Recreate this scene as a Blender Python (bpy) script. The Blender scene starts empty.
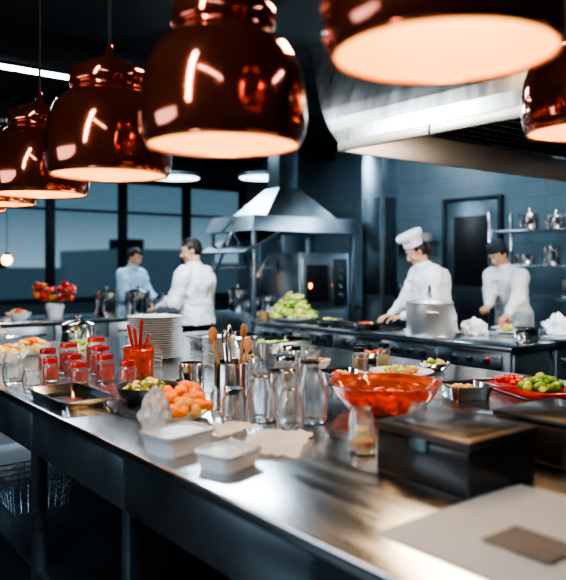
import bpy, bmesh, math, random
from mathutils import Vector, Matrix, noise
random.seed(7)
V=Vector
# ---------------------------------------------------------------- materials
def M(name,col,rough=.5,metal=0.,var=0.,scale=8.,bump=0.,trans=0.,em=None,es=0.,ior=1.45,stretch=(1,1,1),coat=0.,rvar=0.,sss=0.,alpha=1.):
    m=bpy.data.materials.new(name); m.use_nodes=True
    nt=m.node_tree; p=nt.nodes['Principled BSDF']; L=nt.links
    p.inputs['Base Color'].default_value=(*col,1); p.inputs['Roughness'].default_value=rough
    p.inputs['Metallic'].default_value=metal; p.inputs['IOR'].default_value=ior
    p.inputs['Transmission Weight'].default_value=trans; p.inputs['Coat Weight'].default_value=coat
    p.inputs['Subsurface Weight'].default_value=sss; p.inputs['Subsurface Scale'].default_value=.02
    p.inputs['Alpha'].default_value=alpha
    if em: p.inputs['Emission Color'].default_value=(*em,1); p.inputs['Emission Strength'].default_value=es
    if var or bump or rvar:
        tc=nt.nodes.new('ShaderNodeTexCoord'); mp=nt.nodes.new('ShaderNodeMapping'); mp.inputs['Scale'].default_value=stretch
        n=nt.nodes.new('ShaderNodeTexNoise'); n.inputs['Scale'].default_value=scale; n.inputs['Detail'].default_value=4
        L.new(tc.outputs['Object'],mp.inputs['Vector']); L.new(mp.outputs['Vector'],n.inputs['Vector'])
        if var:
            mx=nt.nodes.new('ShaderNodeMix'); mx.data_type='RGBA'
            mx.inputs[6].default_value=(*[c*(1-var) for c in col],1); mx.inputs[7].default_value=(*[min(1,c*(1+var)) for c in col],1)
            mr=nt.nodes.new('ShaderNodeMapRange'); mr.inputs[1].default_value=.3; mr.inputs[2].default_value=.7
            L.new(n.outputs['Fac'],mr.inputs[0]); L.new(mr.outputs[0],mx.inputs[0]); L.new(mx.outputs[2],p.inputs['Base Color'])
        if rvar:
            r=nt.nodes.new('ShaderNodeMapRange'); r.inputs[1].default_value=.3; r.inputs[2].default_value=.7
            r.inputs[3].default_value=max(.02,rough-rvar); r.inputs[4].default_value=rough+rvar
            L.new(n.outputs['Fac'],r.inputs[0]); L.new(r.outputs[0],p.inputs['Roughness'])
        if bump:
            b=nt.nodes.new('ShaderNodeBump'); b.inputs['Strength'].default_value=bump; b.inputs['Distance'].default_value=.02
            L.new(n.outputs['Fac'],b.inputs['Height']); L.new(b.outputs[0],p.inputs['Normal'])
    return m
def brick(name,c1,c2,mortar,sx,sy,axes,rough=.3):
    m=bpy.data.materials.new(name); m.use_nodes=True; nt=m.node_tree; p=nt.nodes['Principled BSDF']; L=nt.links
    tc=nt.nodes.new('ShaderNodeTexCoord'); s=nt.nodes.new('ShaderNodeSeparateXYZ'); c=nt.nodes.new('ShaderNodeCombineXYZ')
    L.new(tc.outputs['Object'],s.inputs[0]); L.new(s.outputs[axes[0]],c.inputs[0]); L.new(s.outputs[axes[1]],c.inputs[1])
    b=nt.nodes.new('ShaderNodeTexBrick'); b.offset=0; b.inputs['Scale'].default_value=1
    b.inputs['Color1'].default_value=(*c1,1); b.inputs['Color2'].default_value=(*c2,1); b.inputs['Mortar'].default_value=(*mortar,1)
    b.inputs['Brick Width'].default_value=sx; b.inputs['Row Height'].default_value=sy; b.inputs['Mortar Size'].default_value=.005
    L.new(c.outputs[0],b.inputs['Vector']); L.new(b.outputs['Color'],p.inputs['Base Color']); p.inputs['Roughness'].default_value=rough
    return m
steel=M('brushed_steel',(.56,.60,.63),.20,1,var=.10,scale=3,stretch=(14,.8,14),rvar=.06)
steelv=M('steel_panel',(.42,.50,.56),.32,1,var=.15,scale=2.5,rvar=.06)
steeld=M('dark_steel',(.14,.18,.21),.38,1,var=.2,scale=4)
chrome=M('polished_steel',(.74,.74,.74),.13,1,var=.08,scale=9)
hoodm=M('hood_steel',(.48,.46,.43),.32,1,var=.14,scale=2.2,stretch=(1,5,1),rvar=.05)
hoodd=M('hood_interior_steel',(.52,.43,.35),.45,1,var=.1,scale=2)
copper=M('copper_lacquer',(.56,.13,.065),.12,.86,var=.12,scale=3,coat=1.)
copperr=M('copper_rim',(.85,.38,.22),.22,1,var=.05)
enamel=M('cream_enamel',(.84,.60,.36),.5,0,var=.05)
bulbm=M('warm_bulb',(1,.7,.4),.4,em=(1,.70,.36),es=42,var=.02)
stripm=M('cool_tube',(1,1,1),.4,em=(.8,.91,1),es=18,var=.02)
discm=M('cool_diffuser',(1,1,1),.4,em=(.8,.93,1),es=3,var=.02)
black=M('black_plastic',(.012,.013,.015),.35,0,var=.3)
boxm=M('dark_lacquer_box',(.028,.026,.026),.28,.3,var=.3,scale=5,coat=.3)
boxt=M('dark_bronze_lid',(.085,.066,.056),.32,.7,var=.3,scale=5)
whitep=M('white_plastic',(.52,.56,.60),.35,0,var=.06)
frost=M('frosted_plastic',(.66,.74,.80),.25,0,var=.05,trans=.7,bump=.3,scale=20)
glass=M('clear_glass',(.93,.97,1),.03,0,trans=.95,var=.02)
redg=M('red_preserve',(.55,.02,.012),.2,0,var=.4,scale=30,coat=.5)
redp=M('red_lacquered_plastic',(.50,.035,.022),.15,0,var=.25,scale=10,coat=.6,trans=.2)
ambg=M('amber_red_glass',(.95,.22,.10),.08,0,var=.2,scale=14,trans=.75,bump=.15)
wood=M('utensil_wood',(.50,.27,.12),.5,0,var=.3,scale=12,stretch=(1,1,.2))
orangem=M('orange_carrot',(.85,.22,.02),.45,var=.3,scale=25)
greenm=M('green_leaf',(.18,.36,.04),.5,var=.5,scale=25)
limem=M('lime_leaf',(.50,.62,.15),.5,var=.4,scale=25)
olivem=M('olive_green',(.16,.17,.03),.3,var=.6,scale=35)
yellowm=M('yellow_food',(.75,.55,.18),.5,var=.3,scale=25)
breadm=M('bread_crust',(.55,.28,.09),.6,var=.4,scale=20)
tomato=M('tomato_red',(.75,.05,.02),.25,var=.2,scale=20)
porc=M('white_porcelain',(.76,.76,.74),.2,0,var=.03,coat=.3)
cloth=M('white_linen',(.72,.76,.80),.85,var=.07,scale=14,bump=.25)
parch=M('parchment_paper',(.66,.70,.74),.6,var=.08,scale=10,bump=.3)
jacket=M('chef_jacket_cotton',(.74,.76,.78),.85,var=.08,scale=6,bump=.5)
shirtb=M('light_blue_shirt',(.40,.58,.72),.85,var=.08,scale=9,bump=.35)
trous=M('black_trousers',(.012,.014,.02),.8,var=.3,scale=12,bump=.2)
shoem=M('black_leather',(.01,.01,.01),.35,var=.3)
skin=M('skin',(.62,.34,.23),.5,var=.10,scale=20,sss=.08)
lipm=M('lips',(.45,.17,.14),.45,var=.1)
hairm=M('dark_hair',(.018,.012,.010),.45,var=.5,scale=40,bump=.5,stretch=(1,1,.2))
eyew=M('eye_white',(.8,.8,.8),.2,var=.03); eyed=M('iris_brown',(.03,.015,.01),.15,var=.1)
paper=M('paper_sheet',(.60,.68,.74),.7,var=.05,scale=4,bump=.05)
print_=M('printed_patch',(.08,.09,.10),.6,var=.2)
apronm=M('dark_apron',(.03,.04,.06),.8,var=.2)
rubber=M('black_cable',(.01,.01,.01),.5,var=.2)
glow=M('gas_flame_lamp',(1,.4,.1),.4,em=(1,.3,.05),es=8,var=.02)
warmb=M('warm_lantern_glass',(1,.5,.2),.4,em=(1,.5,.2),es=8,var=.02)
tile=brick('blue_grey_wall_tile',(.115,.17,.205),(.10,.155,.19),(.075,.115,.14),.30,.20,(1,2),.28)
floorm=brick('dark_floor_tile',(.035,.045,.055),(.03,.038,.048),(.012,.015,.018),.4,.4,(0,1),.3)
ceilm=M('dark_ceiling_paint',(.016,.022,.028),.6,var=.3,scale=2)
wallm=M('dark_teal_plaster',(.03,.055,.07),.6,var=.2,scale=2)
framem=M('window_frame_metal',(.02,.03,.04),.4,.5,var=.2)
pane=M('window_glass',(.8,.9,.97),.02,0,trans=1,var=.02,ior=1.05)
potm=M('satin_steel_pot',(.72,.73,.75),.33,.85,var=.06)
# ---------------------------------------------------------------- builder
class B:
    def __init__(s,name,loc=(0,0,0),rz=0.,parent=None):
        s.name=name; s.loc=V(loc); s.rz=rz; s.bm=bmesh.new(); s.mats=[]; s.parent=parent
    def mi(s,m):
        if m not in s.mats: s.mats.append(m)
        return s.mats.index(m)
    def box(s,c,d,m,bev=.004,rot=None):
        t=bmesh.new(); bmesh.ops.create_cube(t,size=1)
        bmesh.ops.scale(t,vec=V(d),verts=t.verts)
        if bev>0:
            bmesh.ops.bevel(t,geom=t.edges[:],offset=min(bev,min(d)*.3),segments=2,profile=.5,affect='EDGES')
        s._merge(t,Matrix.Translation(V(c))@(rot.to_4x4() if rot else Matrix()),m)
    def b2(s,x0,x1,y0,y1,z0,z1,m,bev=.004): s.box(((x0+x1)/2,(y0+y1)/2,(z0+z1)/2),(x1-x0,y1-y0,z1-z0),m,bev)
    def _merge(s,t,T,m):
        i=s.mi(m); vm={}
        for v in t.verts: vm[v]=s.bm.verts.new(T@v.co)
        for f in t.faces:
            try:
                g=s.bm.faces.new([vm[v] for v in f.verts]); g.material_index=i; g.smooth=True
            except ValueError: pass
        t.free()
    def lathe(s,prof,m,c=(0,0,0),seg=32,rot=None):
        t=bmesh.new(); rings=[]
        for r,z in prof:
            if r<1e-5: rings.append([t.verts.new((0,0,z))])
            else: rings.append([t.verts.new((r*math.cos(2*math.pi*k/seg),r*math.sin(2*math.pi*k/seg),z)) for k in range(seg)])
        for a,b in zip(rings,rings[1:]):
            for k in range(seg):
                k2=(k+1)%seg
                if len(a)==1 and len(b)==1: continue
                if len(a)==1: t.faces.new([a[0],b[k],b[k2]])
                elif len(b)==1: t.faces.new([a[k],a[k2],b[0]])
                else: t.faces.new([a[k],a[k2],b[k2],b[k]])
        s._merge(t,Matrix.Translation(V(c))@(rot.to_4x4() if rot else Matrix()),m)
    def cap(s,a,b,ra,rb,m,seg=12):
        a=V(a); b=V(b); d=b-a; L=max(d.length,1e-5)
        prof=[]
        for k in range(5):
            th=math.pi/2*(1-k/4); prof.append((ra*math.cos(th),-ra*math.sin(th)))
        for k in range(5):
            th=math.pi/2*k/4; prof.append((rb*math.cos(th),L+rb*math.sin(th)))
        s.lathe(prof,m,a,seg,V((0,0,1)).rotation_difference(d.normalized() if d.length>1e-5 else V((0,0,1))).to_matrix())
    def tube(s,pts,r,m,seg=8):
        for a,b in zip(pts,pts[1:]): s.cap(a,b,r,r,m,seg)
    def ell(s,c,r,m,rot=None,sub=3,amp=0,f=10):
        t=bmesh.new(); bmesh.ops.create_icosphere(t,subdivisions=sub,radius=1)
        off=V((random.random()*50,0,0))
        for v in t.verts:
            k=1+(amp*noise.noise(v.co*f/5+off) if amp else 0)
            v.co=V((v.co.x*r[0]*k,v.co.y*r[1]*k,v.co.z*r[2]*k))
        s._merge(t,Matrix.Translation(V(c))@(rot.to_4x4() if rot else Matrix()),m)
    def quadprism(s,bot,top,m):
        t=bmesh.new(); a=[t.verts.new(p) for p in bot]; b=[t.verts.new(p) for p in top]; n=len(a)
        t.faces.new(a[::-1]); t.faces.new(b)
        for k in range(n): t.faces.new([a[k],a[(k+1)%n],b[(k+1)%n],b[k]])
        s._merge(t,Matrix(),m)
    def pile(s,c,r,h,n,sz,mats,flat=.7):
        for k in range(n):
            q=math.sqrt(random.random()); a=random.random()*6.28
            x=c[0]+r*q*math.cos(a); y=c[1]+r*q*math.sin(a); z=c[2]+h*(1-q*q)*(.3+.7*random.random())
            w=sz*(.6+.7*random.random())
            s.ell((x,y,z),(w,w*.8,w*flat),random.choice(mats),Matrix.Rotation(random.random()*6,3,'Z')@Matrix.Rotation(random.random()*2-1,3,'X'),2,.3,12)
    def sheet(s,w,d,m,z=0,amp=.01,f=4,n=24,edge=0,thick=.002,seed=0,c=(0,0)):
        t=bmesh.new(); g=[[None]*(n+1) for _ in range(n+1)]
        for i in range(n+1):
            for j in range(n+1):
                x=(i/n-.5)*w; y=(j/n-.5)*d
                h=amp*(.5+.5*noise.noise(V((x*f+seed,y*f,seed))*1.7)) + amp*.5*abs(noise.noise(V((x*f*3,y*f*3+seed,1))))
                g[i][j]=t.verts.new((x+c[0],y+c[1],z+h))
        for i in range(n):
            for j in range(n): t.faces.new([g[i][j],g[i+1][j],g[i+1][j+1],g[i][j+1]])
        bmesh.ops.solidify(t,geom=t.faces[:],thickness=thick)
        s._merge(t,Matrix(),m)
    def done(s,sharp=38,norm=True):
        if norm: bmesh.ops.recalc_face_normals(s.bm,faces=s.bm.faces[:])
        me=bpy.data.meshes.new(s.name); s.bm.to_mesh(me); s.bm.free()
        for m in s.mats: me.materials.append(m)
        try: me.set_sharp_from_angle(angle=math.radians(sharp))
        except Exception: pass
        o=bpy.data.objects.new(s.name,me); bpy.context.scene.collection.objects.link(o)
        o.location=s.loc; o.rotation_euler=(0,0,s.rz)
        if s.parent: o.parent=s.parent
        return o
def rx(a): return Matrix.Rotation(a,3,'X')
def ry(a): return Matrix.Rotation(a,3,'Y')
def rz(a): return Matrix.Rotation(a,3,'Z')
# ---------------------------------------------------------------- room
X0,X1,Y0,Y1,H=-2.5,8.3,-2.2,12.,3.6
b=B('floor'); b.b2(X0-.2,X1+.2,Y0-.2,Y1+.2,-.1,0,floorm,0); b.done()
b=B('ceiling'); b.b2(X0-.2,X1+.2,Y0-.2,Y1+.2,H,H+.1,ceilm,0); b.done()
b=B('wall_left'); b.b2(X0-.2,X0,Y0-.2,Y1+.2,0,H,wallm,0); b.done()
b=B('wall_front'); b.b2(X0,X1,Y0-.2,Y0,0,H,wallm,0); b.done()
b=B('wall_right'); b.b2(X1,X1+.2,Y0-.2,Y1+.2,0,H,tile,0); b.done()
b=B('door_1'); b.b2(X1-.05,X1-.002,5.8,6.7,0.002,2.42,steeld); b.b2(X1-.055,X1-.05,5.95,6.55,1.2,2.2,black); b.b2(X1-.07,X1-.002,5.74,5.8,0.002,2.47,framem); b.b2(X1-.07,X1-.002,6.7,6.76,0.002,2.47,framem); b.b2(X1-.07,X1-.002,5.8,6.7,2.42,2.47,framem); b.tube([(X1-.09,5.88,.95),(X1-.09,5.88,1.25)],.012,chrome); b.b2(X1-.09,X1-.05,5.87,5.89,.96,.98,chrome); b.b2(X1-.09,X1-.05,5.87,5.89,1.22,1.24,chrome); b.done()
b=B('wall_back'); b.b2(X0,X1,Y1,Y1+.2,0,.85,wallm,0); b.b2(X0,X1,Y1,Y1+.2,3.1,H,wallm,0); b.done()
b=B('baseboard_right'); b.b2(X1-.02,X1-.002,Y0,5.73,0.002,.12,steeld); b.b2(X1-.02,X1-.002,11.3,Y1,0.002,.12,steeld); b.done()
nW=8; w=(X1-X0)/nW
for k in range(nW):
    a=X0+k*w; b=B('window_%d'%(k+1))
    b.b2(a,a+.06,Y1-.02,Y1+.15,.85,3.1,framem); b.b2(a+w-.06,a+w,Y1-.02,Y1+.15,.85,3.1,framem)
    b.b2(a+.06,a+w-.06,Y1-.02,Y1+.15,.85,.93,framem); b.b2(a+.06,a+w-.06,Y1-.02,Y1+.15,3.02,3.1,framem); b.b2(a+.06,a+w-.06,Y1,Y1+.1,2.45,2.49,framem)
    b.b2(a+.06,a+w-.06,Y1+.05,Y1+.06,.93,3.02,pane,0); b.done()
for k,yy in enumerate((2.6,6.4,9.2)):
    b=B('ceiling_beam'); b.b2(X0,3.7 if yy<5 else X1,yy,yy+.18,3.36,3.6,ceilm); b.done()
b=B('ceiling_pipe'); b.cap((.2,3,3.5),(.2,11.8,3.5),.03,.03,steeld); b.cap((.45,3,3.5),(.45,11.8,3.5),.02,.02,copperr)
for yy in (3.5,6,8.5,11): b.b2(.15,.5,yy,yy+.03,3.5,3.6,steeld)
b.done()
b=B('steel_column'); b.b2(6.7,7.0,6.5,6.88,0,3.6,steelv,.004); b.b2(6.68,7.02,6.48,6.89,0,.15,steeld); b.b2(6.69,6.7,6.54,6.84,1.1,2.4,steeld); b.b2(6.74,6.96,6.49,6.5,1.1,2.4,steeld); b.done()
def strip(x,y,z,L,along='x',name='ceiling_strip_light',mt=stripm,hang=True,wd=.06):
    b=B(name,(x,y,z)); dx,dy=(L/2,wd) if along=='x' else (wd,L/2)
    b.b2(-dx-.02,dx+.02,-dy-.02,dy+.02,.02,.07,steeld); b.b2(-dx,dx,-dy,dy,0,.021,mt)
    if hang:
        for sg in (-1,1): b.tube([(sg*dx*.7,sg*dy*.7,.06),(sg*dx*.7,sg*dy*.7,H-z)],.004,rubber,6)
    b.done()
strip(2.15,7.2,3.46,1.3,wd=.04,hang=False); strip(-1.2,-.4,3.4,2.2,'y'); strip(3.3,-.6,3.3,1.6,'y'); strip(7.4,2.6,3.4,1.6,'y'); strip(7.6,7.4,3.45,1.2,'y'); strip(3.3,5.6,3.35,1.2,'y')
for (x,y) in ((5.4,9.73),(6.5,8.87),(3.6,10.4)):
    b=B('disc_pendant_light',(x,y,2.86)); b.lathe([(0,0),(.40,0),(.42,.02),(.42,.05),(.2,.09),(0,.10)],steeld,(0,0,.01)); b.lathe([(0,0),(.38,0),(.38,.008),(0,.008)],discm); b.tube([(0,0,.1),(0,0,H-2.86)],.006,rubber); b.done()
for (x,y,z) in ((2.0,10.6,1.62),(2.9,11.2,1.7),(3.3,11.3,1.5),(2.5,11.5,1.5)):
    b=B('warm_lantern_pendant',(x,y,z)); b.lathe([(0,0),(.05,.01),(.075,.06),(.075,.10),(.05,.15),(0,.16)],warmb); b.lathe([(.052,.148),(.055,.17),(.02,.19),(0,.19)],black); b.tube([(0,0,.18),(0,0,H-z)],.005,rubber); b.done()
# ---------------------------------------------------------------- copper lamps
def lamp(x,y,z,s=1.,pw=14):
    b=B('copper_pendant_lamp',(x,y,z))
    out=[(.214,0),(.222,.010),(.229,.035),(.233,.075),(.232,.13),(.226,.18),(.212,.225),(.190,.265),(.162,.292),(.140,.305),(.134,.311),(.134,.319),(.143,.324),(.146,.333),(.146,.372),(.138,.384),(.115,.393),(.09,.400),(.085,.412),(.04,.422),(.02,.44),(.012,.48),(0,.48)]
    b.lathe([(r*s,q*s) for r,q in out],copper,seg=72)
    inn=[(.210,0),(.218,.011),(.224,.035),(.228,.075),(.227,.13),(.221,.178),(.207,.22),(.185,.26),(.157,.286),(.09,.30),(0,.302)]
    b.lathe([(r*s,q*s) for r,q in inn],enamel,seg=72)
    b.lathe([((.212+.005*math.cos(a))*s,.005*math.sin(a)*s) for a in [k*math.pi/4 for k in range(9)]],copperr,seg=72)
    b.lathe([(.0,.30*s),(.03*s,.30*s),(.03*s,.24*s),(.02*s,.23*s),(0,.23*s)],copperr)
    b.ell((0,0,.18*s),(.042*s,.042*s,.055*s),bulbm)
    b.tube([(0,0,.47*s),(0,0,H-z)],.006,rubber,8)
    b.lathe([(0,0),(.05,0),(.05,-.03),(0,-.03)],black,(0,0,H-z))
    b.done(50,False)
    l=bpy.data.lights.new('lamp_downlight','SPOT'); l.energy=pw; l.color=(1,.60,.30); l.spot_size=math.radians(115); l.spot_blend=.8; l.shadow_soft_size=.04
    o=bpy.data.objects.new('lamp_downlight',l); bpy.context.scene.collection.objects.link(o); o.location=(x,y,z+.10)
for yy,zz,xx,pw in ((.875,1.905,1.07,5),(1.65,1.835,1.07,14),(2.45,1.835,1.085,16),(3.32,1.835,1.12,16),(4.05,1.84,1.12,14),(4.6,1.84,1.12,12)): lamp(xx,yy,zz,1.,pw)
lamp(2.39,1.30,1.975,1.,16)
# ---------------------------------------------------------------- front prep counter
b=B('prep_counter')
cy0,cy1=-.7,5.5
b.b2(.99,3.4,cy0,cy1,.862,.90,steel,.008)
for a,c in ((-.66,.55),(.56,1.20),(1.21,2.18),(2.20,3.12),(3.14,4.3),(4.32,5.46)):
    b.b2(1.02,1.05,a,c,.67,.86,steelv,.006); b.b2(3.34,3.37,a,c,.3,.86,steelv,.006)
b.b2(1.05,3.34,cy0+.04,cy0+.07,.69,.86,steelv); b.b2(1.05,3.34,cy1-.07,cy1-.04,.3,.86,steelv)
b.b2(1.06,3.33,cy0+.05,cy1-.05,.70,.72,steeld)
for yy in (-.6,.55,1.2,2.19,3.13,4.3,5.4):
    b.b2(1.025,1.08,yy-.03,yy+.03,0,.86,steelv,.006)
for yy in (-.6,1.2,3.13,5.4): b.b2(3.28,3.33,yy-.025,yy+.025,0,.86,steelv,.006)
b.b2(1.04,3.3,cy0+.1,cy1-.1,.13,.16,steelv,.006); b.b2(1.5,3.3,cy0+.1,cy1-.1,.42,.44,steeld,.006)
b.done()
def bowlprof(r,h,t=.004): 
    o=[(0,0),(r*.55,0),(r*.78,h*.35),(r*.95,h*.8),(r,h)]; i=[(r-t,h),(r*.95-t,h*.8),(r*.78-t,h*.38),(r*.5,t),(0,t)]
    return o+i
def platestack(name,x,y,z,r,n,m=porc,step=.014,jit=.004):
    b=B(name,(x,y,z))
    for k in range(n):
        zz=k*step; jx=random.uniform(-jit,jit); jy=random.uniform(-jit,jit)
        b.lathe([(0,0),(r*.6,0),(r*.68,.006),(r,.016),(r,.019),(r*.66,.011),(0,.010)],m,(jx,jy,zz),40)
    b.done()
def basket(x,y,z,w,d,h):
    b=B('wire_basket',(x,y,z))
    for q in range(6):
        t=h*q/5; k=.9+.1*q/5; p=[(-w*k,-d*k,t+.004),(w*k,-d*k,t+.004),(w*k,d*k,t+.004),(-w*k,d*k,t+.004),(-w*k,-d*k,t+.004)]; b.tube(p,.004,steelv,6)
    for q in range(9):
        u=-1+q/4
        for sg in (-1,1):
            b.tube([(u*w*.9,sg*d*.9,.004),(u*w,sg*d,h)],.003,steelv,5); b.tube([(sg*w*.9,u*d*.9,.004),(sg*w,u*d,h)],.003,steelv,5)
        b.tube([(u*w*.9,-d*.9,.004),(u*w*.9,d*.9,.004)],.003,steelv,5)
    b.done()
basket(1.30,4.02,.162,.16,.22,.16)
# ---------------------------------------------------------------- front counter objects
Z=.901
def tub(name,x,y,L,W,h,rot,m,lid=True,z=Z,lm=None):
    b=B(name,(x,y,z),rot)
    def ring(l,w,z,r=.03):
        p=[]
        for cx,cy,a0 in ((l/2-r,w/2-r,0),(-l/2+r,w/2-r,90),(-l/2+r,-w/2+r,180),(l/2-r,-w/2+r,270)):
            for k in range(5):
                a=math.radians(a0+k*22.5); p.append((cx+r*math.cos(a),cy+r*math.sin(a),z))
        return p
    lv=[ring(L*.86,W*.84,0),ring(L*.95,W*.94,h*.9),ring(L,W,h*.92),ring(L,W,h)]
    inn=[ring(L*.93,W*.92,h),ring(L*.84,W*.82,.006)]
    t=bmesh.new(); R=[[t.verts.new(p) for p in r] for r in lv+inn]; n=len(R[0])
    t.faces.new(R[0][::-1])
    for a,c in zip(R,R[1:]):
        for k in range(n): t.faces.new([a[k],a[(k+1)%n],c[(k+1)%n],c[k]])
    t.faces.new(R[-1]); b._merge(t,Matrix(),m)
    if lid:
        t=bmesh.new(); R=[[t.verts.new(p) for p in r] for r in (ring(L*1.02,W*1.02,h),ring(L*1.02,W*1.02,h+.008),ring(L*.9,W*.88,h+.009),ring(L*.88,W*.86,h+.003))]
        t.faces.new(R[0][::-1])
        for a,c in zip(R,R[1:]):
            for k in range(n): t.faces.new([a[k],a[(k+1)%n],c[(k+1)%n],c[k]])
        t.faces.new(R[-1]); b._merge(t,Matrix(),lm or frost)
    return b
b=B('black_storage_box',(1.62,1.285,Z))
b.b2(-.15,.15,-.165,.165,0,.118,boxm,.006); b.b2(-.155,.155,-.17,.17,.120,.147,boxt,.006); b.b2(-.12,.12,-.13,.13,.1465,.150,boxm,.002); b.b2(-.158,-.15,-.03,.03,.09,.125,steeld,.002); b.done()
b=B('bronze_storage_box',(2.06,1.2,Z)); b.b2(-.16,.16,-.15,.15,0,.12,boxt,.008); b.b2(-.165,.165,-.155,.155,.121,.14,boxm,.006); b.done()
b=B('paper_menu',(1.40,.83,Z)); b.sheet(.56,.56,paper,0,.006,5,24,thick=.001); b.b2(-.14,-.01,-.06,.1,.0085,.0095,print_,0)
b.done()
tub('plastic_food_container',1.15,1.75,.17,.15,.045,.3,whitep).done()
tub('plastic_food_container',1.12,2.0,.21,.16,.06,.2,whitep).done()
b=B('parchment_wrap',(1.40,1.84,Z),.7); b.sheet(.30,.20,parch,0,.028,9,30,thick=.001); b.done()
b=B('parchment_wrap',(1.36,2.08,Z),.2); b.sheet(.20,.15,parch,0,.04,13,28,thick=.001,seed=4); b.done()
b=B('crumpled_wrapping_paper',(1.245,1.885,Z)); b.sheet(.06,.06,cloth,0,.04,14,20); b.done()
b=B('red_serving_bowl',(2.12,2.04,Z)); r=.235; h=.115
b.lathe([(0,0),(r*.62,0),(r*.68,.008),(r*.86,h*.55),(r*.97,h*.93),(r,h*.97),(r,h),(r*.96,h),(r*.84,h*.58),(r*.64,.012),(0,.012)],ambg,seg=56); b.pile((0,0,.03),.13,.045,90,.026,[tomato,redg,orangem]); b.done()
b=B('plastic_bag',(1.17,2.25,Z))
t=bmesh.new(); bmesh.ops.create_icosphere(t,subdivisions=5,radius=1)
for v in t.verts:
    c=v.co.copy(); zz=(c.z+1)/2; rr=(1-.8*zz**.6)
    n=1+.35*noise.noise(c*2.5)+.15*noise.noise(c*7)
    v.co=V((c.x*.07*n*(.25+rr),c.y*.06*n*(.25+rr),max(0,zz*.17)))
b._merge(t,Matrix(),frost); b.done(180)
b=B('carrot_bowl',(1.36,2.40,Z)); b.lathe(bowlprof(.12,.05),porc); b.pile((0,0,.045),.10,.09,75,.032,[orangem,orangem,orangem,breadm]); b.done()
b=B('olive_serving_pan',(1.43,2.82,Z)); b.lathe([(0,0),(.10,0),(.125,.03),(.135,.065),(.14,.068),(.13,.06),(.12,.035),(.098,.006),(0,.006)],black); b.pile((0,0,.045),.10,.04,110,.016,[olivem,olivem,limem,yellowm],.9)
b.tube([(.135,0,.06),(.16,.02,.07),(.16,-.02,.07),(.135,-.03,.06)],.006,black); b.done()
b=tub('steel_serving_tray',1.15,3.02,.24,.46,.04,.0,chrome,False); b.done()
def jar(name,x,y,r,h,fill,lidm,fh=.8,z=Z):
    b=B(name,(x,y,z))
    b.lathe([(0,0),(r*.95,0),(r,.008),(r,h*.75),(r*.8,h*.88),(r*.8,h),(r*.8-.003,h),(r*.8-.003,h*.88),(r-.004,h*.74),(r-.004,.01),(0,.008)],glass)
    if fill: b.lathe([(0,.009),(r-.005,.011),(r-.005,h*.75*fh),(0,h*.75*fh)],fill)
    if lidm: b.lathe([(0,h+.016),(r*.82,h+.016),(r*.85,h+.012),(r*.85,h-.008),(r*.81,h-.008)],lidm)
    b.done()
for x,y,r,h in ((1.32,3.78,.05,.13),(1.40,3.62,.05,.11),(1.50,3.44,.05,.12),(1.27,3.60,.045,.10),(1.45,3.82,.055,.15),(1.57,3.66,.055,.14),(1.36,3.44,.045,.09),(1.55,3.28,.045,.10),(1.62,3.84,.06,.17)): jar('red_preserve_jar',x,y,r,h,redg,redp,1.0)
for x,y,r,h in ((1.14,3.48,.05,.08),(1.13,3.75,.055,.09),(1.2,4.0,.05,.11)): jar('glass_jar',x,y,r,h,None,None)
b=B('red_utensil_canister',(1.72,3.50,Z)); b.lathe([(0,0),(.075,0),(.08,.01),(.084,.14),(.09,.145),(.09,.155),(.08,.153),(.076,.012),(0,.01)],ambg); b.lathe([(0,.013),(.073,.014),(.076,.11),(0,.115)],redg)
for k in range(4):
    a=k*1.5; b.tube([(.02*math.cos(a),.02*math.sin(a),.1),(.06*math.cos(a),.06*math.sin(a),.21+.03*k)],.009,redp)
b.done()
platestack('plate_stack',2.12,4.08,Z,.175,19); platestack('plate_stack',2.42,3.78,Z,.11,10)
b=B('steel_utensil_canister',(1.73,2.60,Z)); b.lathe([(0,0),(.075,0),(.08,.005),(.08,.165),(.083,.17),(.077,.17),(.076,.008),(0,.008)],chrome)
for k,(a,L) in enumerate(((.3,.30),(1.4,.27),(2.6,.29),(4.0,.31),(5.1,.25))):
    q=(.03*math.cos(a),.03*math.sin(a),.01); e=(.085*math.cos(a),.085*math.sin(a),L)
    mm=wood if k%2==0 else chrome; b.tube([q,e],.007,mm); b.ell(e,(.022,.012,.034),mm,rz(a))
b.done()
b=B('steel_container',(1.70,2.90,Z)); b.lathe([(0,0),(.055,0),(.06,.01),(.06,.13),(.064,.135),(.056,.135),(.055,.012),(0,.01)],chrome); b.done()
b=B('steel_container',(1.92,2.50,Z)); b.lathe([(0,0),(.065,0),(.07,.01),(.07,.12),(.074,.125),(.066,.125),(.065,.012),(0,.01)],chrome); b.done()
def carafe(x,y,r,h):
    b=B('glass_carafe',(x,y,Z))
    o=[(0,0),(r*.9,0),(r,.01),(r*1.0,h*.35),(r*.8,h*.62),(r*.55,h*.80),(r*.53,h*.9),(r*.65,h)]
    i=[(r*.65-.003,h),(r*.53-.003,h*.9),(r*.55-.003,h*.80),(r*.8-.004,h*.62),(r-.004,h*.34),(r*.9-.003,.014),(0,.012)]
    b.lathe(o+i,glass,seg=40); b.lathe([(r*.57,h*.82),(r*.61,h*.83),(r*.61,h*.86),(r*.57,h*.87)],chrome); b.done()
carafe(1.60,2.20,.06,.20); carafe(1.73,2.06,.065,.27); carafe(1.60,2.02,.052,.17); carafe(1.78,2.26,.06,.20); jar('glass_jar',1.47,2.20,.045,.12,None,chrome); jar('glass_jar',1.55,2.40,.05,.10,None,None)
jar('glass_jar',1.58,1.62,.042,.10,breadm,None,.5); jar('glass_jar',1.69,1.74,.042,.11,yellowm,None,.4); jar('glass_jar',1.70,1.58,.04,.09,breadm,None,.6)
jar('glass_jar',2.35,2.95,.06,.15,None,chrome); jar('glass_jar',2.15,2.75,.06,.13,None,chrome)
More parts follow.
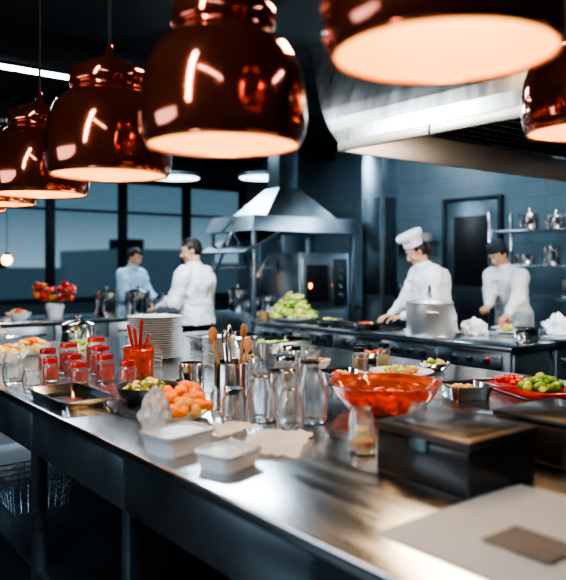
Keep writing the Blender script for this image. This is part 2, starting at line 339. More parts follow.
for x,y,r,h,mt in ((2.6,3.05,.09,.06,[yellowm,breadm]),(2.75,3.45,.10,.06,[greenm,limem]),(2.1,3.2,.08,.05,[orangem,tomato]),(2.35,3.35,.085,.055,[breadm,yellowm]),(3.1,3.1,.1,.06,[tomato,orangem]),(3.1,2.6,.09,.05,[yellowm,greenm])):
    b=B('small_food_bowl',(x,y,Z)); b.lathe(bowlprof(r,h),random.choice([porc,chrome])); b.pile((0,0,h*.7),r*.75,.03,24,.018,mt); b.done()
for x,y,r,h in ((2.0,3.0,.04,.11),(2.12,2.98,.04,.12),(2.45,3.15,.04,.13),(1.95,3.75,.04,.10),(2.6,3.6,.045,.15),(2.2,3.55,.04,.12),(1.95,1.72,.035,.09),(2.05,1.80,.035,.08)): jar('glass_tumbler',x,y,r,h,None,None)
jar('spice_jar',2.75,2.85,.04,.12,breadm,black); jar('spice_jar',2.86,2.95,.04,.12,tomato,black); jar('spice_jar',2.95,2.85,.04,.13,yellowm,black)
b=B('white_oblong_platter',(2.85,2.62,Z),.4); b.lathe([(0,0),(.1,0),(.17,.02),(.175,.024),(.1,.008),(0,.008)],porc); b.pile((0,0,.025),.09,.02,30,.02,[limem,breadm]); b.done()
b=B('cutting_board',(3.0,1.95,Z),-.4); b.b2(-.16,.16,-.25,.25,0,.022,redp,.006); b.pile((.0,-.12,.03),.09,.05,50,.022,[greenm,limem,greenm]); b.pile((0,.1,.025),.08,.025,30,.02,[tomato,redg]); b.done()
b=B('kitchen_ladle',(2.55,2.27,Z),-.35); b.tube([(0,.0,.03),(.12,-.03,.035),(.38,-.10,.045)],.006,chrome); b.lathe(bowlprof(.05,.035,.003),chrome,(-.02,.04,0)); b.done()
b=B('chef_knife',(2.45,1.68,Z),.3); b.quadprism([(-.02,0,.001),(.022,0,.001),(.0,.24,.001)],[(-.02,0,.004),(.022,0,.004),(.0,.24,.004)],chrome); b.tube([(0,0,.011),(0,-.12,.011)],.011,black); b.done()
b=B('paper_sheet',(2.2,1.55,Z),.3); b.sheet(.24,.2,paper,0,.004,3,10,thick=.001); b.done()
b=B('paper_sheet',(2.50,1.35,Z),-.2); b.sheet(.30,.24,paper,0,.006,4,14,thick=.001); b.done()
b=tub('steel_food_pan',2.60,2.0,.2,.2,.06,-.5,chrome,False); b.pile((0,0,.025),.07,.03,30,.02,[yellowm,breadm]); b.done()
b=tub('steel_food_pan',2.42,2.62,.22,.24,.06,-.3,chrome,False); b.pile((0,0,.025),.08,.03,30,.02,[yellowm,tomato]); b.done()
for x,y,mt in ((1.30,4.45,[breadm,yellowm]),(1.55,4.75,[yellowm,orangem]),(1.8,4.50,[greenm,yellowm])):
    b=B('food_bowl',(x,y,Z)); b.lathe(bowlprof(.13,.07),porc); b.pile((0,0,.05),.10,.06,40,.028,mt); b.done()
b=B('bread_platter',(1.25,4.9,Z)); b.lathe([(0,0),(.06,0),(.02,.02),(.02,.12),(.16,.14),(.17,.15),(0,.145)],porc)
for k in range(7): b.ell((.09*math.cos(k),.09*math.sin(k),.175),(.05,.035,.03),breadm,rz(k))
b.done()
def pot(name,x,y,z,r,h,m=chrome,lid=True,handle=True,long=False,rot=.8):
    b=B(name,(x,y,z),rot)
    b.lathe([(0,0),(r*.96,0),(r,.012),(r,h),(r+.006,h+.004),(r-.004,h+.004),(r-.005,.014),(0,.012)],m,seg=40)
    if lid: b.lathe([(r+.004,h+.005),(r+.004,h+.012),(r*.7,h+.03),(r*.1,h+.042),(.012,h+.045),(.012,h+.06),(.028,h+.068),(.028,h+.078),(0,h+.082)],m,seg=40)
    if long: b.tube([(r,0,h*.8),(r+.22,0,h*.9)],.012,black)
    elif handle:
        for sg in (-1,1): b.tube([(sg*r,-.045,h*.75),(sg*(r+.04),-.04,h*.77),(sg*(r+.04),.04,h*.77),(sg*r,.045,h*.75)],.007,m)
    return b
pot('stock_pot',1.95,4.95,Z,.12,.16).done(); pot('stock_pot',2.5,4.9,Z,.13,.12,chrome,False).done()
b=tub('steel_food_pan',2.85,4.4,.5,.32,.08,0,chrome,False); b.pile((0,0,.03),.13,.04,50,.025,[breadm,yellowm,orangem]); b.done()
b=tub('steel_food_pan',2.95,3.9,.5,.32,.08,0,chrome,False); b.pile((0,0,.03),.13,.04,50,.025,[greenm,limem]); b.done()
# ---------------------------------------------------------------- stove island + corner counter
b=B('stove_island')
b.b2(4.47,4.98,3.04,6.28,.10,.86,steelv,.006); b.b2(4.5,4.9,3.1,6.2,0,.10,black)
b.b2(4.43,5.02,3.0,6.3,.86,.90,steel,.008)
y=3.1
while y<6.2:
    e=min(y+.62,6.24); b.b2(4.445,4.47,y,e-.02,.70,.845,steel,.006); b.b2(4.45,4.47,y,e-.02,.14,.68,steelv,.006)
    b.tube([(4.42,y+.08,.63),(4.42,e-.1,.63)],.011,chrome); b.b2(4.42,4.46,y+.08,y+.1,.62,.64,chrome); b.b2(4.42,4.46,e-.12,e-.1,.62,.64,chrome)
    for q in range(3):
        yy=y+.12+q*.16; b.lathe([(.026,0),(.026,.01),(.02,.03),(0,.03)],black,(4.445,yy,.775),20,ry(-math.pi/2)); b.lathe([(.032,0),(.032,.004),(0,.004)],tomato if (q==0 and y<3.2) else steeld,(4.445,yy,.775),20,ry(-math.pi/2))
    y+=.62
b.b2(4.5,4.96,3.02,3.04,.14,.84,steelv,.006)
for yy in (4.55,5.0,5.35):
    for s_ in (-.1,.1): b.tube([(4.55,yy+s_,.909),(4.9,yy+s_,.909)],.008,black)
    b.tube([(4.72,yy-.16,.909),(4.72,yy+.16,.909)],.008,black); b.lathe([(0,.9),(.06,.9),(.06,.908),(0,.908)],black,(4.72,yy,0))
b.done()
b=B('corner_counter')
b.b2(5.03,6.88,3.04,4.04,.10,.86,steelv,.006); b.b2(5.1,6.8,3.1,3.9,0,.10,black); b.b2(5.021,6.9,3.0,4.08,.86,.90,steel,.008)
for q in range(3): 
    x=5.06+q*.6; b.b2(x,x+.56,3.02,3.04,.14,.84,steelv,.006); b.tube([(x+.1,3.0,.75),(x+.46,3.0,.75)],.01,chrome)
b.done()
Z2=.901
b=pot('steel_stock_pot',4.66,3.96,Z2,.20,.27,potm,True); b.tube([(-.1,0,.33),(-.05,0,.42),(.05,0,.42),(.1,0,.33)],.007,black); b.done()
b=B('salad_greens_platter',(4.68,5.84,Z2)); b.lathe([(0,0),(.12,0),(.25,.04),(.26,.05),(.24,.045),(0,.015)],porc); b.pile((0,0,.06),.23,.25,240,.042,[limem,limem,yellowm,greenm],.45); b.done()
for x,y,zz,mt in ((5.62,3.86,Z2,[tomato,yellowm]),(5.35,3.62,Z2,[breadm,greenm])):
    b=B('plated_dish',(x,y,zz)); b.lathe([(0,0),(.08,0),(.14,.018),(.14,.022),(.08,.01),(0,.008)],porc); b.pile((0,0,.026),.06,.03,22,.02,mt); b.done()
b=B('frying_pan',(4.66,4.72,.918),2.6); b.lathe([(0,0),(.11,0),(.14,.04),(.143,.04),(.112,.006),(0,.006)],black); b.tube([(.14,0,.035),(.22,0,.05),(.30,0,.06)],.011,black); b.pile((0,0,.02),.08,.02,26,.02,[tomato,breadm,yellowm]); b.done()
b=B('frying_pan',(4.68,5.28,.918),3.6); b.lathe([(0,0),(.11,0),(.14,.04),(.143,.04),(.112,.006),(0,.006)],steeld); b.tube([(.14,0,.035),(.3,0,.06)],.011,black); b.pile((0,0,.02),.08,.03,26,.02,[greenm,yellowm]); b.done()
b=B('steel_bowl',(4.56,6.22,Z2)); b.lathe(bowlprof(.07,.08),wood); b.done()
b=B('chopping_board',(4.9,4.30,Z2)); b.b2(-.10,.10,-.09,.09,0,.018,whitep); b.pile((-.02,.0,.018),.05,.03,24,.016,[tomato,orangem]); b.done()
def towel(x,y,z,w,d,h,sd,rot=0,name='white_kitchen_towel'):
    b=B(name,(x,y,z),rot); t=bmesh.new(); bmesh.ops.create_icosphere(t,subdivisions=5,radius=1)
    for v in t.verts:
        c=v.co; n=noise.noise(c*2+V((sd,0,0)))*.5+abs(noise.noise(c*5+V((0,sd,0))))*.35+.85
        v.co=V((c.x*w*n,c.y*d*n,max(0,(c.z*.8+.3)*h*n)))
    b._merge(t,Matrix(),cloth); b.done(180)
towel(5.03,3.78,Z2,.15,.11,.11,3,.5); towel(5.62,3.30,Z2,.14,.13,.15,9)
b=B('folded_towel',(6.1,3.35,Z2)); 
for k in range(4): b.box((0,0,.015+k*.03),(.26,.2,.028),cloth,.012)
b.done()
platestack('plate_stack',6.2,3.72,Z2,.13,3)
pot('saucepan',5.0,3.25,Z2,.1,.09,chrome,False,long=True,rot=3.5).done()
# ---------------------------------------------------------------- big extractor hood over the island
b=B('extractor_hood')
yb,yt,yn=4.40,5.2,.3; zb=2.46; zr=2.54
def slab(pts,th,m):
    b.quadprism(pts,[tuple(V(p)+V(th)) for p in pts],m)
b.b2(4.0,4.03,yn,yb,zb,zr,hoodd,.004); b.b2(4.03,7.6,yb-.03,yb,zb,2.72,hoodd,.004); b.b2(7.57,7.6,yn,yb-.03,zb,zr,hoodd,.004); b.b2(4.03,7.57,yn,yn+.03,zb,2.72,hoodd,.004)
N=10
for k in range(N):
    u0,u1=k/N,(k+1)/N
    f=lambda u:(4.0+.30*math.sin(u*1.5)**2, zr+(H-zr)*u, yb+(yt-yb)*u**.9)
    xa,za,ya=f(u0); xc,zc,yc=f(u1)
    slab([(xa,yn,za),(xa,ya,za),(xc,yc,zc),(xc,yn,zc)],(.03,0,0),hoodm)
    slab([(xa,ya,za),(7.6,ya,za),(7.6,yc,zc),(xc,yc,zc)],(0,-.03,0),hoodm)
for yy in (1.2,2.3,3.4): b.b2(3.992,4.002,yy,yy+.012,zb,zr,steeld,.001)
b.b2(4.03,7.57,yn+.03,yb-.03,2.74,2.77,black)
for k in range(26):
    yy=yn+.1+k*.155; b.box((5.8,yy,2.72),(3.3,.05,.02),black,.002,rx(.5))
b.done(25)
b=B('hood_spotlight',(4.12,4.12,2.735)); b.lathe([(0,-.012),(.03,-.012),(.035,0),(0,0)],discm); b.done()
# background canopy + range
b=B('range_hood_station')
for x,y in ((4.93,6.93),(6.57,6.93),(4.93,7.87),(6.57,7.87)): b.b2(x-.025,x+.025,y-.025,y+.025,0,1.98,steelv)
b.quadprism([(4.85,6.85,1.92),(6.65,6.85,1.92),(6.65,7.95,1.92),(4.85,7.95,1.92)],[(4.95,6.95,2.12),(6.6,6.95,2.12),(6.6,7.9,2.12),(4.95,7.9,2.12)],steelv)
b.quadprism([(5.2,7.05,2.12),(6.4,7.05,2.12),(6.4,7.85,2.12),(5.2,7.85,2.12)],[(5.6,7.3,2.52),(5.95,7.3,2.52),(5.95,7.6,2.52),(5.6,7.6,2.52)],steelv)
b.b2(5.62,5.93,7.32,7.58,2.52,3.6,steeld)
b.quadprism([(4.75,6.9,1.66),(4.78,6.9,1.64),(4.78,7.9,1.64),(4.75,7.9,1.66)],[(5.3,6.9,1.93),(5.33,6.9,1.91),(5.33,7.9,1.91),(5.3,7.9,1.93)],steelv)
b.tube([(4.93,6.93,1.3),(5.4,6.93,1.95)],.018,chrome); b.tube([(4.93,7.87,1.3),(4.93,7.4,1.95)],.018,chrome); b.tube([(4.93,6.93,1.3),(4.93,7.4,1.95)],.018,chrome)
b.b2(4.95,5.6,6.95,7.85,.1,.9,steelv,.006); b.b2(4.97,5.58,6.93,6.95,.2,.7,steeld); b.tube([(5.05,6.9,.72),(5.5,6.9,.72)],.01,chrome)
b.b2(4.95,6.55,7.6,7.85,1.45,1.48,steel)
for q in range(4): b.lathe([(.024,0),(.02,.03),(0,.03)],black,(5.06+q*.14,6.95,.82),16,rx(math.pi/2))
b.done()
b=B('combi_oven'); b.b2(5.65,6.52,6.95,7.58,.0,1.66,steelv,.01); b.b2(5.7,6.2,6.93,6.955,.95,1.58,steelv); b.b2(5.76,6.14,6.925,6.935,1.02,1.5,black); b.b2(5.7,6.48,6.93,6.955,.1,.9,steelv); b.b2(6.24,6.48,6.93,6.955,.95,1.58,steeld)
b.tube([(6.18,6.9,1.05),(6.18,6.9,1.5)],.013,chrome)
for q in range(4): b.lathe([(.03,0),(.025,.03),(0,.03)],chrome,(6.36,6.93,1.1+q*.11),16,rx(math.pi/2))
b.b2(5.8,5.84,6.92,6.926,1.2,1.26,glow); b.done()
pot('stock_pot',5.12,7.55,Z2,.13,.27).done(); pot('stock_pot',5.10,7.15,Z2,.11,.16).done(); pot('stock_pot',5.42,7.3,Z2,.11,.2,chrome,False).done()
# far prep counter
b=B('back_counter'); b.b2(.8,4.6,7.5,8.4,.86,.9,steel,.008); b.b2(.85,4.55,7.55,8.35,.1,.86,steeld); b.b2(.9,4.5,7.6,8.3,0,.1,black)
for q in range(6): x=.87+q*.615; b.b2(x,x+.59,7.53,7.55,.15,.84,steelv); b.tube([(x+.1,7.51,.75),(x+.5,7.51,.75)],.01,chrome)
b.done()
for x,y,r,h in ((3.40,7.75,.14,.27),(3.78,7.72,.15,.27),(4.14,7.75,.12,.18)): pot('stock_pot',x,y,Z2,r,h).done()
b=B('red_flower_arrangement',(2.88,8.02,Z2)); b.lathe([(0,0),(.08,0),(.11,.12),(.09,.16),(.085,.16),(.1,.12),(0,.01)],porc)
for k in range(34):
    a=random.random()*6.28; q=random.random()**.5*.21; e=V((q*math.cos(a),q*math.sin(a),.20+.18*random.random())); b.tube([(0,0,.14),e],.003,greenm,5)
    b.ell(e,(.045,.045,.035),random.choice([tomato,tomato,redg,orangem]),None,2,.5,14)
b.done()
for x,y in ((2.4,7.8),(2.0,7.9),(1.5,7.85)):
    b=B('food_bowl',(x,y,Z2)); b.lathe(bowlprof(.14,.08),porc); b.pile((0,0,.05),.1,.06,30,.035,[orangem,tomato,yellowm]); b.done()
# right shelving rack
b=B('steel_shelving_rack')
for x in (7.3,7.75):
    for y in (3.5,5.25): b.b2(x-.018,x+.018,y-.018,y+.018,0,2.15,chrome)
for z in (.4,1.12,1.5,1.92): 
    b.b2(7.29,7.76,3.49,5.26,z-.03,z,steel,.004)
b.done()
for z,items in ((1.92,((3.75,.13,.16),(4.15,.14,.2),(4.5,.12,.14),(4.85,.12,.18))),(1.5,((3.7,.12,.14),(4.1,.12,.2),(4.55,.1,.22),(4.9,.13,.12))),(1.12,((3.8,.13,.16),(4.3,.13,.2),(5.0,.12,.15)))):
    for y,r,h in items: pot('stock_pot',7.52,y,z+.001,r,h,chrome,random.random()<.5).done()
b=B('wall_shelf'); b.b2(7.98,X1-.002,6.85,7.7,1.83,1.86,steel); b.b2(8.2,X1-.002,6.9,6.93,1.65,1.83,steelv); b.b2(8.2,X1-.002,7.6,7.63,1.65,1.83,steelv); b.done()
for y in (6.99,7.26,7.52): platestack('plate_stack',8.13,y,1.861,.11,8)
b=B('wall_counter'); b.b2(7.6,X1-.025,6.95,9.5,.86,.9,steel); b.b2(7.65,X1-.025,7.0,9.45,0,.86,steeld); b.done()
pot('stock_pot',7.95,7.3,Z2,.16,.25).done(); pot('stock_pot',7.95,7.9,Z2,.14,.3).done()
b=B('refrigerator'); b.b2(7.62,X1-.03,9.8,11.2,.0,2.1,steelv,.01); b.b2(7.60,7.62,9.82,10.48,.1,2.05,steelv); b.b2(7.60,7.62,10.52,11.18,.1,2.05,steelv); b.tube([(7.57,10.42,.9),(7.57,10.42,1.4)],.012,chrome); b.tube([(7.57,10.58,.9),(7.57,10.58,1.4)],.012,chrome); b.done()
# ---------------------------------------------------------------- people
def remesh(bb,vox,smooth=4,disp=0,mat=None):
    o=bb.done(180); md=o.modifiers.new('r','REMESH'); md.mode='VOXEL'; md.voxel_size=vox; md.use_smooth_shade=True
    sm=o.modifiers.new('s','SMOOTH'); sm.iterations=smooth; sm.factor=.5
    if disp:
        tx=bpy.data.textures.new('folds','CLOUDS'); tx.noise_scale=.10; d=o.modifiers.new('d','DISPLACE'); d.texture=tx; d.strength=disp; d.mid_level=.5
    dg=bpy.context.evaluated_depsgraph_get(); me=bpy.data.meshes.new_from_object(o.evaluated_get(dg)); o.modifiers.clear(); o.data=me
    me.materials.clear(); me.materials.append(mat)
    for p in me.polygons: p.material_index=0; p.use_smooth=True
    return o
def ik(S,W,l1,l2,pole):
    S=V(S); W=V(W); d=W-S; L=min(d.length,(l1+l2)*.995); u=d.normalized(); W2=S+u*L
    a=(l1*l1-l2*l2+L*L)/(2*L); h=math.sqrt(max(0,l1*l1-a*a)); p=V(pole); p=(p-u*p.dot(u)).normalized()
    return S+u*a+p*h,W2
def hand(bb,w,d,n,side,curl,m):
    d=V(d).normalized(); n=V(n); n=(n-d*n.dot(d)).normalized(); s=d.cross(n)*side
    for k in range(4):
        o=(k-1.5)*.019; bb.cap(w+s*o*.6,w+d*.085+s*o,.014,.0115,m,8)
    for k,L in enumerate((.068,.078,.072,.056)):
        o=(1.5-k)*.0205; p=w+d*.085+s*o; ang=curl*.35
        for q,f in enumerate((.42,.32,.26)):
            e=p+(d*math.cos(ang)+n*math.sin(ang)+s*(1.5-k)*.05)*L*f*1.1; bb.cap(p,e,.0095-.001*q,.0088-.001*q,m,8); p=e; ang+=curl*.6
    p=w+d*.03+s*.026; e=p+(d*.6+s*.75+n*.25).normalized()*.042; bb.cap(p,e,.013,.011,m,8); f=e+(d*.9+s*.2+n*.4).normalized()*.034; bb.cap(e,f,.0105,.009,m,8)
def person(name,loc,face,Ht=1.77,lean=0.,hands=((-.25,.1,.85),(.25,.1,.85)),head_pitch=0.,head_yaw=0.,top=jacket,bottom=trous,hat=None,hair=True,apron=False,curl=.7,hem=.80,pole=(0,-.6,-.5),ponytail=False,bulk=1.15,back=.0):
    s=Ht/1.77
    E=bpy.data.objects.new(name,None); bpy.context.scene.collection.objects.link(E)
    E.location=loc; E.rotation_euler=(0,0,math.atan2(face[1],face[0])-math.pi/2); E.scale=(s,s,s)
    Lm=rx(-lean); piv=V((0,0,.95))
    def sp(x,y,z): return piv+Lm@(V((x,y,z))-piv) if z>.95 else V((x,y,z))
    b=B('jacket',parent=E); t=bmesh.new(); rings=[]
    secs=[(hem-.0,.178,.135),(.88,.172,.130),(.97,.165,.124),(1.08,.156,.118),(1.20,.168,.128),(1.31,.182,.136),(1.39,.182,.122),(1.445,.145,.096),(1.485,.085,.078),(1.515,.062,.066)]
    if hem>.88: secs=[secs[0]]+secs[2:]
    for z,a,c in secs:
        k_=bulk if z<1.44 else 1+(bulk-1)*.4
        rings.append([t.verts.new(sp(k_*a*math.copysign(abs(math.cos(q))**.85,math.cos(q)),k_*c*math.sin(q)-(.015*(bulk-1)*10 if 1.2<z<1.45 else 0)*.5,z)) for q in [2*math.pi*k/32 for k in range(32)]])
    for r0,r1 in zip(rings,rings[1:]):
        for k in range(32): t.faces.new([r0[k],r0[(k+1)%32],r1[(k+1)%32],r1[k]])
    t.faces.new(rings[0][::-1]); t.faces.new(rings[-1]); b._merge(t,Matrix(),top)
    wr=[]
    for sg,hp in zip((-1,1),hands):
        S=sp(sg*.178*(1+(bulk-1)*.7),0,1.395); W=V(hp); El,W=ik(S,W,.30,.27,(sg*.5+pole[0],pole[1],pole[2])); wr.append((El,W)); q=1+(bulk-1)*1.2
        b.cap(sp(sg*.09,0,1.415),S,.075,.070*q,top,16); b.cap(S,El,.070*q,.058*q,top,16); b.cap(El,El.lerp(W,.93),.058*q,.042,top,16); b.cap(El.lerp(W,.84),El.lerp(W,.93),.046,.046,top,16)
    remesh(b,.011,3,.04,top)
    b=B('collar',parent=E); q=sp(0,.004,1.49); b.lathe([(.066,-.01),(.074,0),(.068,.038),(.060,.038),(.060,0)],top,q,28,Lm)
    if hat or apron:
        for k in range(4):
            z=1.38-k*.09; 
            for sg in (-1,1): b.ell(sp(sg*.035,(.128 if z>1.2 else .122)*bulk,z),(.008,.006,.008),black,None,2)
    b.done()
    b=B('trousers',parent=E); b.ell((0,0,.90),(.165,.12,.10),bottom)
    for sg in (-1,1):
        hp=V((sg*.09,0,.90)); kn=V((sg*.10,.025,.50)); an=V((sg*.105,-.01,.10)); b.cap(hp,kn,.095,.070,bottom,16); b.cap(kn,an,.070,.058,bottom,16); b.cap(an,an-V((0,0,.03)),.058,.058,bottom,16)
    remesh(b,.014,3,.012,bottom)
    b=B('shoes',parent=E)
    for sg in (-1,1): b.ell((sg*.11,.0,.045),(.048,.06,.045),shoem); b.cap((sg*.11,-.03,.04),(sg*.12,.13,.035),.04,.034,shoem); b.box((sg*.115,.045,.009),(.085,.25,.016),shoem,.006)
    b.done()
    if apron:
        b=B('apron',parent=E); t=bmesh.new(); R=[]
        for j in range(12):
            z=1.0-j*.05; R.append([t.verts.new(((.22+.01*j*.3)*math.sin(u)*1.0,(.165+.012*math.sin(u*9)*j/12)*math.cos(u)+.012,z)) for u in [-1.9+3.8*k/24 for k in range(25)]])
        for a,c in zip(R,R[1:]):
            for k in range(24): t.faces.new([a[k],a[k+1],c[k+1],c[k]])
        bmesh.ops.solidify(t,geom=t.faces[:],thickness=.004); b._merge(t,Matrix(),cloth); b.done(180)
    nb=sp(0,.0,1.46); hc=sp(0,.030,1.640); R=Lm@rz(head_yaw)@rx(-head_pitch)
    T=lambda p: hc+R@V(p)
    b=B('head',parent=E)
    b.cap(nb,T((0,-.02,-.05)),.058,.056,skin,16)
    b.ell(T((0,-.008,.015)),(.076,.095,.10),skin,R); b.ell(T((0,.035,-.045)),(.058,.058,.07),skin,R); b.cap(T((0,.07,-.098)),T((0,.072,-.095)),.024,.024,skin)
    b.cap(T((0,.088,.012)),T((0,.110,-.028)),.008,.014,skin); b.ell(T((0,.10,-.034)),(.019,.012,.010),skin,R)
    b.cap(T((-.035,.078,.028)),T((.035,.078,.028)),.013,.013,skin)
    for sg in (-1,1):
        b.ell(T((sg*.076,-.008,-.012)),(.010,.020,.032),skin,R@rz(sg*.3)); b.ell(T((sg*.04,.062,-.035)),(.022,.022,.022),skin,R)
    b.ell(T((0,.09,-.066)),(.024,.012,.007),skin,R)
    remesh(b,.0065,3,0,skin)
    b=B('face_features',parent=E)
    b.ell(T((0,.0975,-.061)),(.022,.006,.0045),lipm,R,2); b.ell(T((0,.096,-.070)),(.019,.006,.005),lipm,R,2)
    for sg in (-1,1):
        b.ell(T((sg*.031,.081,.006)),(.014,.010,.008),eyew,R,2); b.ell(T((sg*.031,.0895,.005)),(.006,.004,.006),eyed,R,2)
        b.tube([T((sg*.014,.092,.026)),T((sg*.034,.092,.031)),T((sg*.052,.080,.025))],.0038,hairm,6)
    b.done()
    if hair:
        b=B('hair',parent=E); t=bmesh.new(); bmesh.ops.create_icosphere(t,subdivisions=5,radius=1)
        dl=[]
        for v in t.verts:
            c=v.co; n=1+.05*noise.noise(V((c.x*9,c.y*4,c.z*4)))
            v.co=V((c.x*.084*n,c.y*.106*n-.012,c.z*.109*n+.018))
            fy=.03 if v.co.z>-.0 else -.02
            if not(v.co.z>.062+.2*max(0,v.co.y-.05) or (v.co.y<fy and v.co.z>-.075+max(0,v.co.y)*1.2)): dl.append(v)
        bmesh.ops.delete(t,geom=dl,context='VERTS'); bmesh.ops.solidify(t,geom=t.faces[:],thickness=.012)
        b._merge(t,Matrix.Translation(hc)@R.to_4x4(),hairm)
        if ponytail: b.ell(T((0,-.112,-.045)),(.035,.035,.045),hairm,R,3,.3)
        b.done(180)
    if hat=='toque':
        b=B('chef_toque',parent=E); t0=T((0,-.012,.045)); Rh=R@rx(.12)
        b.lathe([(.090,0),(.094,.002),(.098,.075),(.092,.08)],jacket,t0,40,Rh)
        t=bmesh.new(); seg=60; rg=[]
        for r,z in ((.096,.070),(.116,.082),(.130,.105),(.134,.128),(.120,.148),(.085,.158),(.04,.160)):
            rg.append([t.verts.new((r*(1+.03*math.cos(12*2*math.pi*k/seg))*math.cos(2*math.pi*k/seg),r*(1+.03*math.cos(12*2*math.pi*k/seg))*math.sin(2*math.pi*k/seg),z)) for k in range(seg)])
        for a,c in zip(rg,rg[1:]):
            for k in range(seg): t.faces.new([a[k],a[(k+1)%seg],c[(k+1)%seg],c[k]])
        t.faces.new(rg[-1]); b._merge(t,Matrix.Translation(t0)@Rh.to_4x4(),jacket); b.done(180)
    if hat=='cap':
        b=B('kitchen_cap',parent=E); b.lathe([(.088,0),(.096,.002),(.098,.05),(.09,.085),(.06,.105),(0,.112)],apronm,T((0,-.012,.045)),32,R@rx(.1)); b.done()
    b=B('hands',parent=E)
    for sg,(El,W) in zip((-1,1),wr):
        d=(W-El).normalized(); b.cap(El.lerp(W,.88),W,.028,.024,skin,12); hand(b,W,(d+V((0,.35,.15))).normalized() if abs(d.z)<.85 else d,(0,-.1,-1) if abs(d.z)<.85 else (-sg,0,0),-sg,curl,skin)
    remesh(b,.0045,1,0,skin)
    return E
person('chef',(5.38,4.47,0),(-.84,.54),1.80,lean=.27,hands=((-.20,.40,1.0),(.02,.46,1.0)),head_pitch=.32,hat='toque',apron=True,ponytail=True,pole=(0,-.5,-.5),bulk=1.38)
person('kitchen_chef',(6.58,4.42,0),(-.97,.22),1.78,lean=.28,hands=((-.42,.48,1.0),(-.20,.55,1.0)),head_pitch=.35,hat='cap',apron=True,pole=(0,-.5,-.5),bulk=1.28)
person('waiter',(3.62,6.08,0),(-.50,.86),1.78,lean=.05,hands=((-.16,.34,1.06),(.16,.34,1.06)),head_pitch=.25,head_yaw=.55,hem=.90,bulk=1.28)
person('kitchen_worker',(4.15,8.75,0),(.45,-.89),1.75,lean=.12,hands=((-.16,.38,1.02),(.16,.36,1.02)),head_pitch=.35,top=shirtb,hem=.86,bulk=1.2)
# ---------------------------------------------------------------- outside
bm_=bpy.data.materials.new('facade_windows'); bm_.use_nodes=True; nt=bm_.node_tree; p=nt.nodes['Principled BSDF']; L=nt.links
tc=nt.nodes.new('ShaderNodeTexCoord'); sx=nt.nodes.new('ShaderNodeSeparateXYZ'); cx=nt.nodes.new('ShaderNodeCombineXYZ'); L.new(tc.outputs['Object'],sx.inputs[0]); L.new(sx.outputs[0],cx.inputs[0]); L.new(sx.outputs[2],cx.inputs[1])
vo=nt.nodes.new('ShaderNodeTexVoronoi'); vo.inputs['Scale'].default_value=1.1; L.new(cx.outputs[0],vo.inputs['Vector'])
cr=nt.nodes.new('ShaderNodeValToRGB'); cr.color_ramp.elements[0].color=(1,.5,.2,1); cr.color_ramp.elements[0].position=.12; cr.color_ramp.elements[1].position=.17; cr.color_ramp.elements[1].color=(.018,.030,.038,1)
L.new(vo.outputs['Distance'],cr.inputs[0]); L.new(cr.outputs[0],p.inputs['Emission Color']); p.inputs['Emission Strength'].default_value=2.; p.inputs['Base Color'].default_value=(.05,.08,.10,1)
for x0,x1,h in ((-6,-.5,7),(0,5.2,1.9),(5.8,9,1.4),(11,15,2.1),(18,24,1.6)):
    b=B('office_building'); b.b2(x0,x1,24,30,-.1,h,bm_,0); b.b2(x0+.5,x0+1.5,25,26,h,h+.4,wallm,0); b.done()
b=B('street_ground'); b.b2(-15,35,12.3,45,-.2,-.1,wallm,0); b.done()
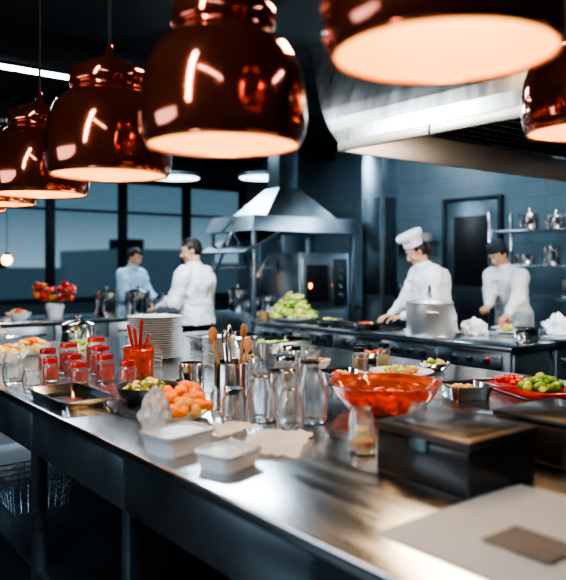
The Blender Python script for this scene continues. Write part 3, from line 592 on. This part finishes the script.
# ---------------------------------------------------------------- world & lights
w=bpy.data.worlds.new('dusk'); bpy.context.scene.world=w; w.use_nodes=True; nt=w.node_tree; bg=nt.nodes['Background']
tc=nt.nodes.new('ShaderNodeTexCoord'); s=nt.nodes.new('ShaderNodeSeparateXYZ'); cr=nt.nodes.new('ShaderNodeValToRGB')
cr.color_ramp.elements[0].position=0; cr.color_ramp.elements[0].color=(.18,.25,.29,1); cr.color_ramp.elements[1].position=.3; cr.color_ramp.elements[1].color=(.015,.03,.042,1)
e=cr.color_ramp.elements.new(.07); e.color=(.075,.125,.155,1)
nt.links.new(tc.outputs['Generated'],s.inputs[0]); nt.links.new(s.outputs[2],cr.inputs[0]); nt.links.new(cr.outputs[0],bg.inputs[0]); bg.inputs[1].default_value=1.25
def area(name,loc,size,en,col,tgt,sy=None):
    l=bpy.data.lights.new(name,'AREA'); l.energy=en; l.color=col; l.size=size; l.shape='RECTANGLE'; l.size_y=sy or size
    o=bpy.data.objects.new(name,l); bpy.context.scene.collection.objects.link(o); o.location=loc; o.rotation_euler=(V(tgt)-V(loc)).to_track_quat('-Z','Y').to_euler()
cool=(.74,.89,1)
area('added_ceiling_fill',(2.6,4.6,3.12),.9,90,cool,(4.6,5.2,0),.25)  # added key light for chef and waiter, kept out of frame
area('added_ceiling_fill',(5.2,2.4,2.66),.9,70,(1,.92,.84),(5.2,4.4,.9))  # added fill under the hood to brighten the chef, no fixture
area('added_ceiling_fill',(-.8,1.2,3.4),.14,75,(.88,.94,1),(1.6,1.6,.6),3.2)  # added fill, long and thin so it streaks across the copper lamps
area('added_ceiling_fill',(6.9,5.7,3.5),.8,40,cool,(7.6,4.5,1))  # this and the next two are added cool fills for the rear kitchen
area('added_ceiling_fill',(5.0,8.6,3.5),1.2,65,cool,(5,8,0))
area('added_ceiling_fill',(2.6,9.6,3.5),1.4,55,cool,(3,8,0))
area('added_side_fill',(-2.3,3.2,1.6),2.4,30,cool,(1.0,2.6,.5),1.2)  # unseen fill added at the left to brighten the counter front
area('added_ceiling_fill',(2.9,2.4,3.3),.5,46,(1,.66,.38),(3.0,2.6,0),1.6)  # added warm fill above the prep counter, not a fixture
# ---------------------------------------------------------------- camera
c=bpy.data.cameras.new('camera'); co=bpy.data.objects.new('camera',c); bpy.context.scene.collection.objects.link(co)
co.location=(0,0,1.5); co.rotation_euler=(math.pi/2,0,-math.atan2(.613,.790)); c.sensor_width=36; c.lens=43.45; c.shift_y=-25/580
c.dof.use_dof=True; c.dof.focus_distance=3.6; c.dof.aperture_fstop=1.6; c.clip_end=200
bpy.context.scene.camera=co
try:
    bpy.context.scene.view_settings.view_transform='AgX'; bpy.context.scene.view_settings.look='AgX - High Contrast'; bpy.context.scene.view_settings.exposure=.35
except Exception: pass
